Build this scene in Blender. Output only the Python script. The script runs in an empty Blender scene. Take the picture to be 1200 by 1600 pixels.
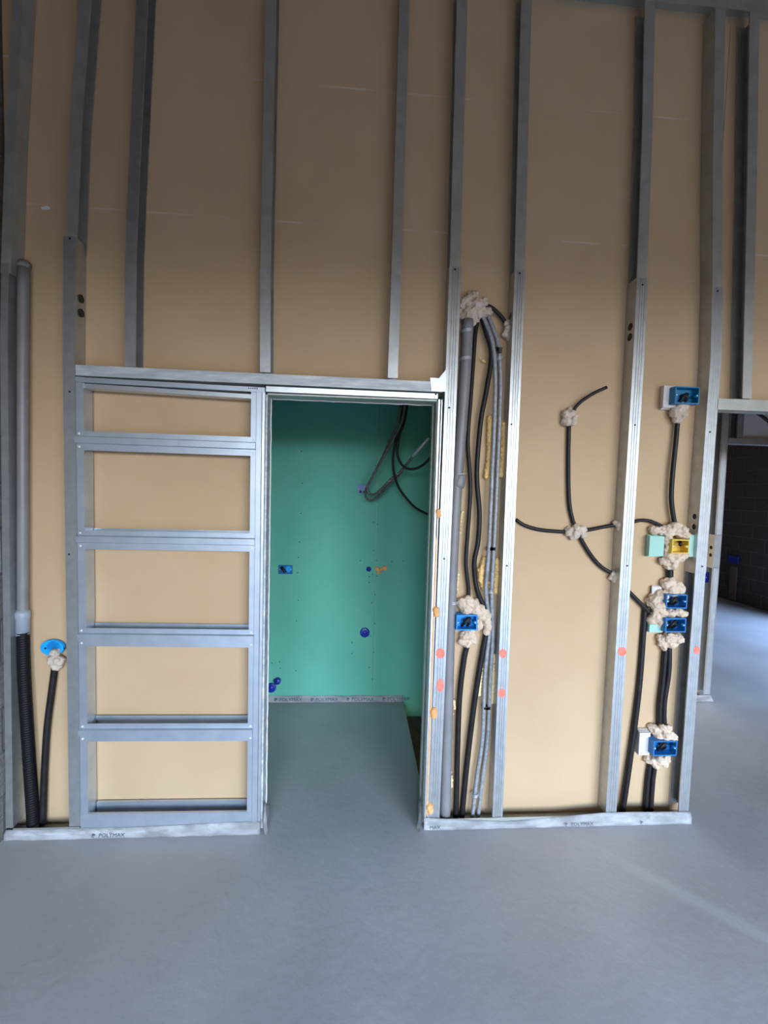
import bpy, bmesh, math, random
from mathutils import Vector, Matrix, noise
random.seed(7)
C = bpy.context.scene.collection
SC = bpy.context.scene

# ------------------------------------------------------------------ camera
FOC, YAW, PITCH, ROLL = 658.6, 0.0633, -0.054, 0.0272      # focal length in px of a 1200x1600 frame, radians
CAM = Vector((0.0, -1.92, 1.616))
cy_, sy_, cp_, sp_, cr_, sr_ = math.cos(YAW), math.sin(YAW), math.cos(PITCH), math.sin(PITCH), math.cos(ROLL), math.sin(ROLL)
FWD = Vector((sy_*cp_, cy_*cp_, sp_)); _r = Vector((cy_, -sy_, 0)); _u = _r.cross(FWD)
RGT = cr_*_r + sr_*_u; UPV = -sr_*_r + cr_*_u
cam = bpy.data.cameras.new('camera'); cam.sensor_fit = 'VERTICAL'; cam.sensor_height = 24; cam.lens = FOC/1600*24
cam.clip_start = 0.05
co = bpy.data.objects.new('camera', cam); C.objects.link(co)
co.matrix_world = Matrix(((RGT.x, UPV.x, -FWD.x, CAM.x), (RGT.y, UPV.y, -FWD.y, CAM.y), (RGT.z, UPV.z, -FWD.z, CAM.z), (0, 0, 0, 1)))
SC.camera = co

def at(px, py, Y=0.0):
    """point of the vertical plane y = Y seen at a pixel of the photograph"""
    d = (px-600)/FOC*RGT + (800-py)/FOC*UPV + FWD
    return CAM + d*((Y-CAM.y)/d.y)

# ------------------------------------------------------------------ world, light, exposure
W = bpy.data.worlds.new('sky'); SC.world = W; W.use_nodes = True
nt = W.node_tree; nt.nodes.clear()
tc = nt.nodes.new('ShaderNodeTexCoord'); sx = nt.nodes.new('ShaderNodeSeparateXYZ'); rp = nt.nodes.new('ShaderNodeValToRGB')
mr = nt.nodes.new('ShaderNodeMapRange'); bg = nt.nodes.new('ShaderNodeBackground'); wo = nt.nodes.new('ShaderNodeOutputWorld')
mr.inputs['From Min'].default_value = -1; mr.inputs['From Max'].default_value = 1
nt.links.new(tc.outputs['Generated'], sx.inputs[0]); nt.links.new(sx.outputs['Z'], mr.inputs['Value'])
nt.links.new(mr.outputs[0], rp.inputs[0]); nt.links.new(rp.outputs[0], bg.inputs[0]); nt.links.new(bg.outputs[0], wo.inputs[0])
els = rp.color_ramp.elements
els[0].position = 0.0; els[0].color = (.034, .023, .009, 1)
els[1].position = 1.0; els[1].color = (.20, .36, .80, 1)
for pos, col in ((.508, (.048, .032, .011, 1)), (.525, (.74, .80, .86, 1)), (.56, (.84, .93, 1.05, 1)), (.62, (.58, .78, 1.1, 1)), (.75, (.32, .54, 1.05, 1))):
    e = els.new(pos); e.color = col
bg.inputs[1].default_value = 21.0

# daylight openings in the wall behind the camera: (x0, x1, z0, z1)
YB = -6.0
OPENINGS = [(-1.3, .3, 0.0, 2.9), (1.1, 5.6, 0.0, 2.9)]
for k, (x0, x1, z0, z1) in enumerate(OPENINGS):            # portals only guide the sampling of the sky
    l = bpy.data.lights.new('sky_portal', 'AREA'); l.shape = 'RECTANGLE'; l.size = x1-x0; l.size_y = z1-z0
    l.cycles.is_portal = True
    lo = bpy.data.objects.new('sky_portal', l); C.objects.link(lo)
    lo.location = ((x0+x1)/2, YB+.01, (z0+z1)/2); lo.rotation_euler = (math.pi/2, 0, 0)
l = bpy.data.lights.new('sky_portal', 'AREA'); l.shape = 'RECTANGLE'; l.size = 1.3; l.size_y = 2.1; l.cycles.is_portal = True
lo = bpy.data.objects.new('sky_portal', l); C.objects.link(lo); lo.location = (5.94, 2.35, 1.05); lo.rotation_euler = (math.pi/2, 0, math.pi/2)
SC.view_settings.view_transform = 'Standard'; SC.view_settings.look = 'None'
SC.view_settings.gamma = 1; SC.view_settings.use_curve_mapping = False
SC.view_settings.exposure = 0.12
SC.cycles.max_bounces = 10; SC.cycles.diffuse_bounces = 6

# ------------------------------------------------------------------ materials
def mat(name, col, rough=.6, metal=0.0, col2=None, scale=8.0, detail=4.0, bump=0.0, bscale=60.0, stretch=None, spec=None, lo=.35, hi=.65, coat=0):
    m = bpy.data.materials.new(name); m.use_nodes = True; t = m.node_tree; b = t.nodes['Principled BSDF']
    b.inputs['Base Color'].default_value = (*col, 1); b.inputs['Roughness'].default_value = rough; b.inputs['Metallic'].default_value = metal
    if spec is not None: b.inputs['Specular IOR Level'].default_value = spec
    g = t.nodes.new('ShaderNodeTexCoord'); mp = t.nodes.new('ShaderNodeMapping')
    t.links.new(g.outputs['Object'], mp.inputs[0])
    if stretch: mp.inputs['Scale'].default_value = stretch
    if col2:
        n = t.nodes.new('ShaderNodeTexNoise'); n.inputs['Scale'].default_value = scale; n.inputs['Detail'].default_value = detail
        r = t.nodes.new('ShaderNodeValToRGB'); r.color_ramp.elements[0].position = lo; r.color_ramp.elements[1].position = hi
        r.color_ramp.elements[0].color = (*col, 1); r.color_ramp.elements[1].color = (*col2, 1)
        t.links.new(mp.outputs[0], n.inputs['Vector']); t.links.new(n.outputs[0], r.inputs[0]); t.links.new(r.outputs[0], b.inputs['Base Color'])
    if bump:
        n = t.nodes.new('ShaderNodeTexNoise'); n.inputs['Scale'].default_value = bscale; n.inputs['Detail'].default_value = 4
        bp = t.nodes.new('ShaderNodeBump'); bp.inputs['Strength'].default_value = bump; bp.inputs['Distance'].default_value = .01
        t.links.new(mp.outputs[0], n.inputs['Vector']); t.links.new(n.outputs[0], bp.inputs['Height']); t.links.new(bp.outputs[0], b.inputs['Normal'])
    return m

M = {}
M['galv'] = mat('galvanised_steel', (.455, .47, .465), .40, .8, (.53, .545, .54), 22, 5, .05, 35)
M['galv_old'] = mat('weathered_galvanised_steel', (.42, .425, .375), .5, .6, (.50, .505, .455), 14, 5, .06, 35)
M['galv_bright'] = mat('bright_zinc', (.64, .67, .69), .36, .8, (.72, .74, .75), 18, 5, .04, 40)
M['frame'] = mat('zinc_frame', (.51, .575, .64), .40, .75, (.585, .645, .70), 12, 5, .05, 30)
M['smeared'] = mat('plaster_smeared_zinc', (.46, .50, .52), .6, .45, (.74, .75, .73), 18, 8, .12, 50, stretch=(.35, 1, 2.2), lo=.40, hi=.68)
M['kraft'] = mat('kraft_paper', (.53, .363, .203), .75, 0, (.565, .393, .225), 3, 5, .03, 140)
M['gypsum'] = mat('gypsum_edge', (.75, .74, .70), .9)
M['green'] = mat('green_board_paper', (.125, .47, .335), .8, 0, (.14, .51, .365), 2.5, 4)
M['plaster'] = mat('plaster', (.62, .47, .33), .95, 0, (.74, .59, .44), 35, 6, .5, 90)
M['plaster_grey'] = mat('grey_plaster', (.54, .435, .33), .95, 0, (.66, .55, .44), 30, 6, .5, 90)
M['foam'] = mat('polyurethane_foam', (.80, .50, .17), .8, 0, (.86, .60, .26), 40, 4, .3, 70)
M['foam_pale'] = mat('pale_foam', (.80, .58, .27), .8, 0, (.85, .66, .36), 40, 4, .3, 70)
M['foam_orange'] = mat('orange_foam', (.80, .36, .11), .8, 0, (.82, .48, .22), 20, 4)
M['black'] = mat('black_plastic', (.010, .009, .009), .45, 0, (.018, .016, .016), 30, spec=.3)
M['black_ribbed'] = mat('black_corrugated_plastic', (.006, .006, .007), .55, spec=.2)
M['grey_pvc'] = mat('grey_pvc', (.205, .195, .19), .4, 0, (.24, .23, .225), 9)
M['light_pvc'] = mat('light_grey_pvc', (.33, .36, .41), .4)
M['conduit'] = mat('grey_conduit', (.22, .235, .245), .35, .1, (.36, .375, .385), 60, 4, .15, 300)
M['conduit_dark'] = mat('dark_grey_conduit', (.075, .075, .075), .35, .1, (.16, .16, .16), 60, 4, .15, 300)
M['conduit_tip'] = mat('silver_conduit_end', (.55, .57, .58), .35, .3)
M['blue'] = mat('blue_plastic', (.010, .15, .40), .38)
M['blue_bright'] = mat('bright_blue_plastic', (.008, .24, .62), .38)
M['blue_teal'] = mat('petrol_blue_plastic', (.002, .16, .33), .38)
M['blue_light'] = mat('light_blue_plastic', (.01, .36, .85), .4)
M['blue_navy'] = mat('navy_blue_plastic', (.012, .03, .33), .38)
M['yellow'] = mat('yellow_plastic', (.72, .48, .06), .42)
M['red'] = mat('dull_red_plastic', (.25, .03, .03), .5)
M['white'] = mat('white_plastic', (.78, .78, .77), .5)
M['wire'] = mat('zinc_wire', (.75, .76, .77), .35, .6)
M['tie'] = mat('black_tie', (.012, .012, .013), .45)
M['film'] = mat('white_foam_strip', (.47, .465, .455), .55, 0, (.76, .755, .745), 9, 6, .25, 22, stretch=(1, 3, 3))
M['ink'] = mat('dark_print', (.10, .11, .14), .7)
M['paint'] = mat('fluorescent_orange_paint', (.85, .17, .11), .8, 0, (.80, .26, .19), 30)
M['dark'] = mat('dark_metal_and_hole_shade', (.008, .008, .008), .5)
M['offcut_green'] = mat('pale_green_board', (.36, .60, .50), .85)
M['offcut_white'] = mat('white_board', (.66, .62, .58), .85)
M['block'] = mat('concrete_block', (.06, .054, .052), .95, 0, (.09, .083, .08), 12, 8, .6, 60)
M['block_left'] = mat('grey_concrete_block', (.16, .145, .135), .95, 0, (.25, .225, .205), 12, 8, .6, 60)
M['mortar'] = mat('mortar', (.11, .104, .10), .95, 0, (.15, .143, .138), 20, 6, .4, 80)
M['render'] = mat('grey_render', (.14, .11, .08), .9, 0, (.18, .145, .11), 4, 6)
M['ceil'] = mat('warm_bounce_ceiling', (.09, .06, .034), .9, 0, (.12, .08, .046), 3, 6)  # brown chosen to warm the light bounced off this unseen ceiling
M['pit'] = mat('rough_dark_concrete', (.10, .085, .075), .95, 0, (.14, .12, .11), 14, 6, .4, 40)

def add_lines(m, zs):                     # scuffed creases across the paper face, each at its own height
    t = m.node_tree; b = t.nodes['Principled BSDF']
    src = b.inputs['Base Color'].links[0].from_socket
    g = t.nodes.new('ShaderNodeNewGeometry'); s = t.nodes.new('ShaderNodeSeparateXYZ'); t.links.new(g.outputs['Position'], s.inputs[0])
    nz = t.nodes.new('ShaderNodeTexNoise'); nz.inputs['Scale'].default_value = 2.7; nz.inputs['Detail'].default_value = 8
    mp = t.nodes.new('ShaderNodeMapping'); mp.inputs['Scale'].default_value = (1.6, 1, 4)
    t.links.new(g.outputs['Position'], mp.inputs[0]); t.links.new(mp.outputs[0], nz.inputs['Vector'])
    acc = None
    def mth(op, a, bb):
        n = t.nodes.new('ShaderNodeMath'); n.operation = op
        for i, v in enumerate((a, bb)):
            if v is None: continue
            if isinstance(v, (int, float)): n.inputs[i].default_value = v
            else: t.links.new(v, n.inputs[i])
        return n.outputs[0]
    for z, sl in zs:
        zz = mth('ADD', mth('MULTIPLY', s.outputs['X'], sl), z)
        d = mth('ABSOLUTE', mth('SUBTRACT', s.outputs['Z'], zz), None)
        k = mth('LESS_THAN', d, .004)
        acc = k if acc is None else mth('MAXIMUM', acc, k)
    r = t.nodes.new('ShaderNodeMapRange'); r.inputs['From Min'].default_value = .5; r.inputs['From Max'].default_value = .66; r.inputs['To Max'].default_value = .55
    t.links.new(nz.outputs[0], r.inputs['Value'])
    f = mth('MULTIPLY', acc, r.outputs[0])
    mx = t.nodes.new('ShaderNodeMix'); mx.data_type = 'RGBA'; mx.inputs['B'].default_value = (.74, .66, .55, 1)
    t.links.new(f, mx.inputs['Factor']); t.links.new(src, mx.inputs['A']); t.links.new(mx.outputs['Result'], b.inputs['Base Color'])
add_lines(M['kraft'], [(2.805, -.004), (3.40, -.006)])

def floor_material():
    m = mat('screed', (.40, .388, .372), .48, 0, (.55, .535, .51), 1.3, 8, .12, 26, lo=.3, hi=.7)
    t = m.node_tree; b = t.nodes['Principled BSDF']; src = b.inputs['Base Color'].links[0].from_socket
    # dried pale trowel streak of laitance across the floor
    g = t.nodes.new('ShaderNodeNewGeometry'); dot = t.nodes.new('ShaderNodeVectorMath'); dot.operation = 'DOT_PRODUCT'
    a = Vector((.95, 0.02, 0)); c = Vector((1.563, -.55, 0)); d = (c-a).normalized(); n = Vector((-d.y, d.x, 0))
    nz = t.nodes.new('ShaderNodeTexNoise'); nz.inputs['Scale'].default_value = 5; nz.inputs['Detail'].default_value = 6
    dot.inputs[1].default_value = n; t.links.new(g.outputs['Position'], dot.inputs[0])
    s1 = t.nodes.new('ShaderNodeMath'); s1.operation = 'SUBTRACT'; s1.inputs[1].default_value = a.dot(n); t.links.new(dot.outputs['Value'], s1.inputs[0])
    w = t.nodes.new('ShaderNodeMath'); w.operation = 'MULTIPLY_ADD'; w.inputs[1].default_value = .07; w.inputs[2].default_value = -.035; t.links.new(nz.outputs[0], w.inputs[0])
    s2 = t.nodes.new('ShaderNodeMath'); s2.operation = 'ADD'; t.links.new(s1.outputs[0], s2.inputs[0]); t.links.new(w.outputs[0], s2.inputs[1])
    ab = t.nodes.new('ShaderNodeMath'); ab.operation = 'ABSOLUTE'; t.links.new(s2.outputs[0], ab.inputs[0])
    r = t.nodes.new('ShaderNodeMapRange'); r.interpolation_type = 'SMOOTHSTEP'
    r.inputs['From Min'].default_value = .008; r.inputs['From Max'].default_value = .05; r.inputs['To Min'].default_value = .55; r.inputs['To Max'].default_value = 0
    t.links.new(ab.outputs[0], r.inputs['Value'])
    dl = t.nodes.new('ShaderNodeVectorMath'); dl.operation = 'DOT_PRODUCT'; dl.inputs[1].default_value = d; t.links.new(g.outputs['Position'], dl.inputs[0])
    r2 = t.nodes.new('ShaderNodeMapRange'); r2.interpolation_type = 'SMOOTHSTEP'
    q = a.dot(d); r2.inputs['From Min'].default_value = q; r2.inputs['From Max'].default_value = q+.45; t.links.new(dl.outputs['Value'], r2.inputs['Value'])
    f = t.nodes.new('ShaderNodeMath'); f.operation = 'MULTIPLY'; t.links.new(r.outputs[0], f.inputs[0]); t.links.new(r2.outputs[0], f.inputs[1])
    mx = t.nodes.new('ShaderNodeMix'); mx.data_type = 'RGBA'; mx.inputs['B'].default_value = (.60, .60, .56, 1)
    t.links.new(f.outputs[0], mx.inputs['Factor']); t.links.new(src, mx.inputs['A'])
    # fine pale dust flecks
    n2 = t.nodes.new('ShaderNodeTexNoise'); n2.inputs['Scale'].default_value = 7; n2.inputs['Detail'].default_value = 10; n2.inputs['Roughness'].default_value = .68
    t.links.new(g.outputs['Position'], n2.inputs['Vector'])
    r3 = t.nodes.new('ShaderNodeMapRange'); r3.inputs['From Min'].default_value = .58; r3.inputs['From Max'].default_value = .75; r3.inputs['To Max'].default_value = .35
    t.links.new(n2.outputs[0], r3.inputs['Value'])
    m2 = t.nodes.new('ShaderNodeMix'); m2.data_type = 'RGBA'; m2.inputs['B'].default_value = (.52, .52, .52, 1)
    t.links.new(r3.outputs[0], m2.inputs['Factor']); t.links.new(mx.outputs['Result'], m2.inputs['A']); t.links.new(m2.outputs['Result'], b.inputs['Base Color'])
    return m
M['screed'] = floor_material()

# ------------------------------------------------------------------ helpers
def link(name, me, m=None, parent=None, smooth=False):
    o = bpy.data.objects.new(name, me); C.objects.link(o)
    if m is not None and not me.materials: me.materials.append(m)
    if parent is not None: o.parent = parent
    if smooth:
        for p in me.polygons: p.use_smooth = True
    return o
def obj(name, bm, m, parent=None, smooth=False):
    bmesh.ops.recalc_face_normals(bm, faces=bm.faces)
    me = bpy.data.meshes.new(name); bm.to_mesh(me); bm.free()
    o = link(name, me, m, None, smooth)
    if parent is not None:
        o.parent = parent; o.matrix_parent_inverse = Matrix.Translation(-parent.location)
    return o
def tag(o, label=None, cat=None, group=None, kind=None):
    if label: o['label'] = label
    if cat: o['category'] = cat
    if group: o['group'] = group
    if kind: o['kind'] = kind
    return o
def thing(name, loc, label, cat, group=None):
    o = bpy.data.objects.new(name, None); C.objects.link(o); o.location = loc; o.empty_display_size = .05
    return tag(o, label, cat, group)
def box(bm, x0, x1, y0, y1, z0, z1):
    v = [bm.verts.new((x, y, z)) for z in (z0, z1) for y in (y0, y1) for x in (x0, x1)]
    for f in ((0, 2, 3, 1), (4, 5, 7, 6), (0, 1, 5, 4), (2, 6, 7, 3), (0, 4, 6, 2), (1, 3, 7, 5)): bm.faces.new([v[i] for i in f])
    return v
def boxo(name, x0, x1, y0, y1, z0, z1, m, parent=None, bevel=0):
    bm = bmesh.new(); box(bm, x0, x1, y0, y1, z0, z1)
    if bevel: bmesh.ops.bevel(bm, geom=bm.edges[:], offset=bevel, segments=1, affect='EDGES')
    return obj(name, bm, m, parent)
def sheet_poly(pts, t):
    """closed outline of a bent sheet of thickness t along an open polyline (offset to the left)"""
    P = [Vector(p) for p in pts]; off = []
    for i, p in enumerate(P):
        ns = []
        if i > 0: d = (P[i]-P[i-1]).normalized(); ns.append(Vector((-d.y, d.x)))
        if i < len(P)-1: d = (P[i+1]-P[i]).normalized(); ns.append(Vector((-d.y, d.x)))
        n = ns[0] if len(ns) == 1 else (ns[0]+ns[1]).normalized()
        s = 1 if len(ns) == 1 else 1/max(.3, n.dot(ns[0]))
        off.append(p+n*t*s)
    return P+off[::-1]
def extrude(bm, poly, path):
    """poly of (a,b) placed by each function of path and bridged"""
    rings = [[bm.verts.new(f(p)) for p in poly] for f in path]
    n = len(poly)
    for a, b in zip(rings, rings[1:]):
        for i in range(n): bm.faces.new((a[i], a[(i+1) % n], b[(i+1) % n], b[i]))
    h = n//2
    for r in (rings[0], rings[-1]):
        for i in range(h-1): bm.faces.new((r[i], r[i+1], r[n-2-i], r[n-1-i]))
    return rings
def spline(pts, n=8):
    P = [Vector(p) for p in pts]; P = [P[0]*2-P[1]]+P+[P[-1]*2-P[-2]]; out = []
    for i in range(1, len(P)-2):
        a, b, c, d = P[i-1], P[i], P[i+1], P[i+2]
        for k in range(n):
            t = k/n
            out.append(.5*((2*b)+(-a+c)*t+(2*a-5*b+4*c-d)*t*t+(-a+3*b-3*c+d)*t**3))
    out.append(P[-2]); return out
def tube(bm, pts, r, seg=10, rad=None):
    prev = None; rings = []; nrm = None
    for i, p in enumerate(pts):
        d = (pts[min(i+1, len(pts)-1)]-pts[max(i-1, 0)]).normalized()
        if nrm is None:
            nrm = d.orthogonal().normalized()
        nrm = (nrm-d*nrm.dot(d)).normalized(); bi = d.cross(nrm)
        rr = rad(i) if rad else r
        rings.append([bm.verts.new(p+(nrm*math.cos(2*math.pi*k/seg)+bi*math.sin(2*math.pi*k/seg))*rr) for k in range(seg)])
    for a, b in zip(rings, rings[1:]):
        for k in range(seg): bm.faces.new((a[k], a[(k+1) % seg], b[(k+1) % seg], b[k]))
    bm.faces.new(rings[0][::-1]); bm.faces.new(rings[-1])
def cyl(bm, c, axis, r, h, seg=16, r2=None):
    axis = Vector(axis).normalized(); c = Vector(c)
    tube(bm, [c, c+axis*h], r, seg, (lambda i: r if i == 0 or r2 is None else r2))
def cable(name, pix, r, m, label, cat, parent=None, n=8, seg=10, group=None, ceil=None):
    """pix: (px, py, Y) points along the cable; ceil: height of the ceiling it hangs from"""
    pts = [at(*p) for p in pix]
    if ceil: pts[0] = Vector((pts[0].x, pts[0].y, ceil))
    bm = bmesh.new(); tube(bm, spline(pts, n), r, seg)
    o = obj(name, bm, m, parent, True)
    if label: tag(o, label, cat, group)
    return o
def lump_mesh(spheres, seed, voxel=.0035, amp=.006, freq=55):
    bm = bmesh.new()
    for c, r in spheres:
        bmesh.ops.create_icosphere(bm, subdivisions=2, radius=r, matrix=Matrix.Translation(c))
    me = bpy.data.meshes.new('tmp'); bm.to_mesh(me); bm.free()
    o = bpy.data.objects.new('tmp', me); C.objects.link(o)
    md = o.modifiers.new('r', 'REMESH'); md.mode = 'VOXEL'; md.voxel_size = voxel
    dg = bpy.context.evaluated_depsgraph_get(); dg.update()
    res = bpy.data.meshes.new_from_object(o.evaluated_get(dg))
    bpy.data.objects.remove(o); bpy.data.meshes.remove(me)
    ns = [v.normal.copy() for v in res.vertices]
    for v, n in zip(res.vertices, ns):
        q = v.co*freq+Vector((seed*3.1, seed*1.7, seed))
        k = noise.noise(q)+.5*noise.noise(q*2.3)+.25*noise.noise(q*5)
        v.co += n*amp*k
    return res
def lump(name, pix, seed, m, label=None, cat=None, parent=None, amp=.006, ymax=.0705, freq=40, voxel=.0035):
    """pix: (px, py, radius px at that plane, Y); the mass is pressed flat on the board behind it"""
    sph = []
    for px, py, rp, Y in pix:
        c = at(px, py, Y); r = (at(px+rp, py, Y)-c).length
        sph.append((c, r))
    me = lump_mesh(sph, seed, voxel, amp, freq)
    for v in me.vertices:
        if v.co.y > ymax: v.co.y = ymax
    o = link(name, me, m, None, True)
    if parent is not None: o.parent = parent; o.matrix_parent_inverse = Matrix.Translation(-parent.location)
    if label: tag(o, label, cat)
    return o
def boolean_holes(o, cutters):
    """punch real round holes: cutters are (centre, axis, radius, length)"""
    for c, ax, r, l in cutters:
        bm = bmesh.new(); cyl(bm, Vector(c)-Vector(ax)*l/2, ax, r, l, 20)
        bmesh.ops.recalc_face_normals(bm, faces=bm.faces)
        me = bpy.data.meshes.new('cut'); bm.to_mesh(me); bm.free(); me.materials.append(o.data.materials[0])
        k = bpy.data.objects.new('cut', me); C.objects.link(k)
        md = o.modifiers.new('b', 'BOOLEAN'); md.operation = 'DIFFERENCE'; md.solver = 'EXACT'; md.object = k
        dg = bpy.context.evaluated_depsgraph_get(); dg.update()
        res = bpy.data.meshes.new_from_object(o.evaluated_get(dg))
        o.modifiers.clear(); o.data = res; bpy.data.objects.remove(k)

# ------------------------------------------------------------------ the setting
XL, XR, YF, ZC = -1.55, 5.95, 6.2, 3.87
DB = .0715                                  # front face of the kraft board (stud depth)
def struct(o): return tag(o, kind='structure')
bm = bmesh.new()
box(bm, XL-.2, .385, YB-.2, 1.4, -.06, 0); box(bm, .385, 1.62, YB-.2, .02, -.06, 0); box(bm, 1.62, XR+.2, YB-.2, YF+.2, -.06, 0)
struct(obj('floor', bm, M['screed']))
bm = bmesh.new(); box(bm, .385, 1.62, .02, 1.4, -.2, -.12)            # unscreeded dark recess in the closet floor
struct(obj('floor_recess', bm, M['pit']))
struct(boxo('ceiling', XL-.2, XR+.2, YB-.2, YF+.2, ZC, ZC+.15, M['ceil']))

# wall behind the camera, with the two wide daylight openings
bm = bmesh.new(); xs = [XL-.2]
for x0, x1, z0, z1 in OPENINGS:
    box(bm, xs[-1], x0, YB-.2, YB, 0, ZC); box(bm, x0, x1, YB-.2, YB, z1, ZC); xs.append(x1)
    if z0 > 0: box(bm, x0, x1, YB-.2, YB, 0, z0)
box(bm, xs[-1], XR+.2, YB-.2, YB, 0, ZC)
struct(obj('wall_front', bm, M['render']))
struct(boxo('wall_far', XL-.2, XR+.2, YF, YF+.2, 0, ZC, M['render']))

def block_wall(name, x_face, y0, y1, z1, m, into, bl=.40, bh=.20, rough=.004, yshift=0.0):
    """masonry wall in a plane of constant x; 'into' is +1 when the room lies on +x; blocks proud of recessed joints"""
    x0, x1 = sorted((x_face-.003*into, x_face-.2*into))
    return struct(boxo(name, x0, x1, y0, y1, 0, ZC, M['mortar']))
def lay_blocks(parent, x_face, y0, y1, z1, m, into, bl=.40, bh=.20, j=.012):
    proto = None; k = 0; z = 0.0
    while z < z1-.02:
        y = y0-(bl/2 if k % 2 else 0)
        while y < y1:
            a, b = max(y, y0)+j/2, min(y+bl, y1)-j/2
            if b-a > .03:
                if proto is None:
                    bm = bmesh.new(); box(bm, -.015, .006, -.5, .5, -.5, .5)
                    bmesh.ops.bevel(bm, geom=bm.edges[:], offset=.004, segments=1, affect='EDGES')
                    bmesh.ops.recalc_face_normals(bm, faces=bm.faces)
                    proto = bpy.data.meshes.new('block'); bm.to_mesh(proto); bm.free(); proto.materials.append(m)
                o = bpy.data.objects.new('block', proto); C.objects.link(o); o.parent = parent
                o.location = (x_face+into*random.uniform(-.002, .002), (a+b)/2, z+bh/2)
                o.scale = (into, b-a, min(bh-j, z1-z-j/2)); o.rotation_euler = (random.uniform(-.004, .004), 0, random.uniform(-.004, .004))
            y += bl
        z += bh; k += 1
wl = block_wall('wall_left', XL, YB, YF, ZC, M['block_left'], 1)
lay_blocks(wl, XL-.006, -3.2, .07, ZC, M['block_left'], 1)
bm = bmesh.new(); RW = (1.7, 3.0, 2.1)                                # unseen side window added to light the far room: y0, y1, top
box(bm, XR+.003, XR+.2, YB, RW[0], 0, ZC); box(bm, XR+.003, XR+.2, RW[1], YF, 0, ZC); box(bm, XR+.003, XR+.2, RW[0], RW[1], RW[2], ZC)
wr = struct(obj('wall_right', bm, M['mortar']))
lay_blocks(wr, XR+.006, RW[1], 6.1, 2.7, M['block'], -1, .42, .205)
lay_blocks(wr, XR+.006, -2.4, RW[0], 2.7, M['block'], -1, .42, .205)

# the partition: sheets of kraft-backed board, joints hidden behind the studs
wb = thing('wall_back', (0, DB, 0), None, None); struct(wb)
T = .0125
for x0, x1, z0, z1 in ((XL+.002, -1.2425, .0, ZC), (-1.2405, -.995, 2.075, ZC), (-.993, -.4205, 2.075, ZC), (-1.2405, -.4205, 0.0, 2.073), (-.4185, .3995, 2.06, ZC),
                       (.4015, .71, 0, ZC), (.712, 1.286, 0, ZC), (1.288, 1.688, 0, ZC), (1.69, 3.4, 2.05, ZC), (3.402, 4.2, 0, ZC), (4.202, XR-.02, 0, ZC)):
    boxo('plasterboard_sheet', x0, x1, DB, DB+T, z0, z1, M['kraft'], wb)
# torn bits of paper that show the white core
for px, py, rx, ry in ((70, 325, 9, 4), (36, 440, 14, 20)):
    bm = bmesh.new(); n = 12; vs = []
    for i in range(n):
        a = 2*math.pi*i/n; k = random.uniform(.6, 1.05)
        vs.append(at(px+rx*k*math.cos(a), py+ry*k*math.sin(a), DB-.0006))
    top = [bm.verts.new(v) for v in vs]; bot = [bm.verts.new(v+Vector((0, .0005, 0))) for v in vs]
    bm.faces.new(top); bm.faces.new(bot[::-1])
    for i in range(n): bm.faces.new((top[i], top[(i+1) % n], bot[(i+1) % n], bot[i]))
    obj('torn_paper_patch', bm, M['gypsum'], wb)

# closet behind the doorway
YC = 1.207
wc = thing('wall_closet', (0, YC, 0), None, None); struct(wc)
xj = at(586, 900, YC).x
for x0, x1 in ((-1.0, xj-.0012), (xj+.0012, 1.6)):
    boxo('plasterboard_sheet', x0, x1, YC, YC+T, .0 if x0 < 0 else -.12, 2.62, M['green'], wc)
boxo('board_upstand', -1.0, 1.6, YC+T, YC+.06, 0, ZC, M['galv_old'], wc)
bm = bmesh.new()  # unseen closet sides and ceiling, coloured dark to cut bounced light
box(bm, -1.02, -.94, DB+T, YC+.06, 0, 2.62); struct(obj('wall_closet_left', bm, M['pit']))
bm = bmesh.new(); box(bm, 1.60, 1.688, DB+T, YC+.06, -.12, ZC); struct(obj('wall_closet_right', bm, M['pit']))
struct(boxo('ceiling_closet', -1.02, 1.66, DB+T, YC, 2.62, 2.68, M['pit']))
bm = bmesh.new(); cyl(bm, (0, 0, 0), (0, -1, 0), .0042, .0012, 8); bmesh.ops.recalc_face_normals(bm, faces=bm.faces)
sm = bpy.data.meshes.new('board_screw'); bm.to_mesh(sm); bm.free(); sm.materials.append(M['dark'])
for px, py in ((471, 705), (472, 755), (470, 802), (468, 847), (466, 871), (465, 895), (466, 938), (463, 970), (587, 727), (591, 777), (584, 816), (590, 819),
               (583, 860), (588, 876), (563, 876), (612, 878), (577, 901), (582, 897), (588, 900), (577, 910), (586, 929), (581, 942), (585, 974), (579, 994),
               (550, 1004), (550, 1021), (584, 1019), (577, 1043), (582, 1061), (425, 1036), (437, 1034), (438, 1044), (462, 1048), (630, 877), (638, 720)):
    o = bpy.data.objects.new('board_screw', sm); C.objects.link(o); o.parent = wc
    o.location = at(px, py, YC-.0002)-wc.location
# deeper partition beyond the right-hand opening
wd = thing('wall_inner', (2.6, YC+.07, 0), None, None); struct(wd)
boxo('plasterboard_sheet', 1.69, 2.83, YC+.07, YC+.0825, 0, ZC, M['kraft'], wd)
boxo('plasterboard_sheet', 2.832, 3.8, YC+.0825, YC+.095, 2.06, ZC, M['offcut_white'], wd)
boxo('plasterboard_sheet', 3.802, XR-.02, YC+.0825, YC+.095, 0, ZC, M['offcut_white'], wd)

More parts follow.
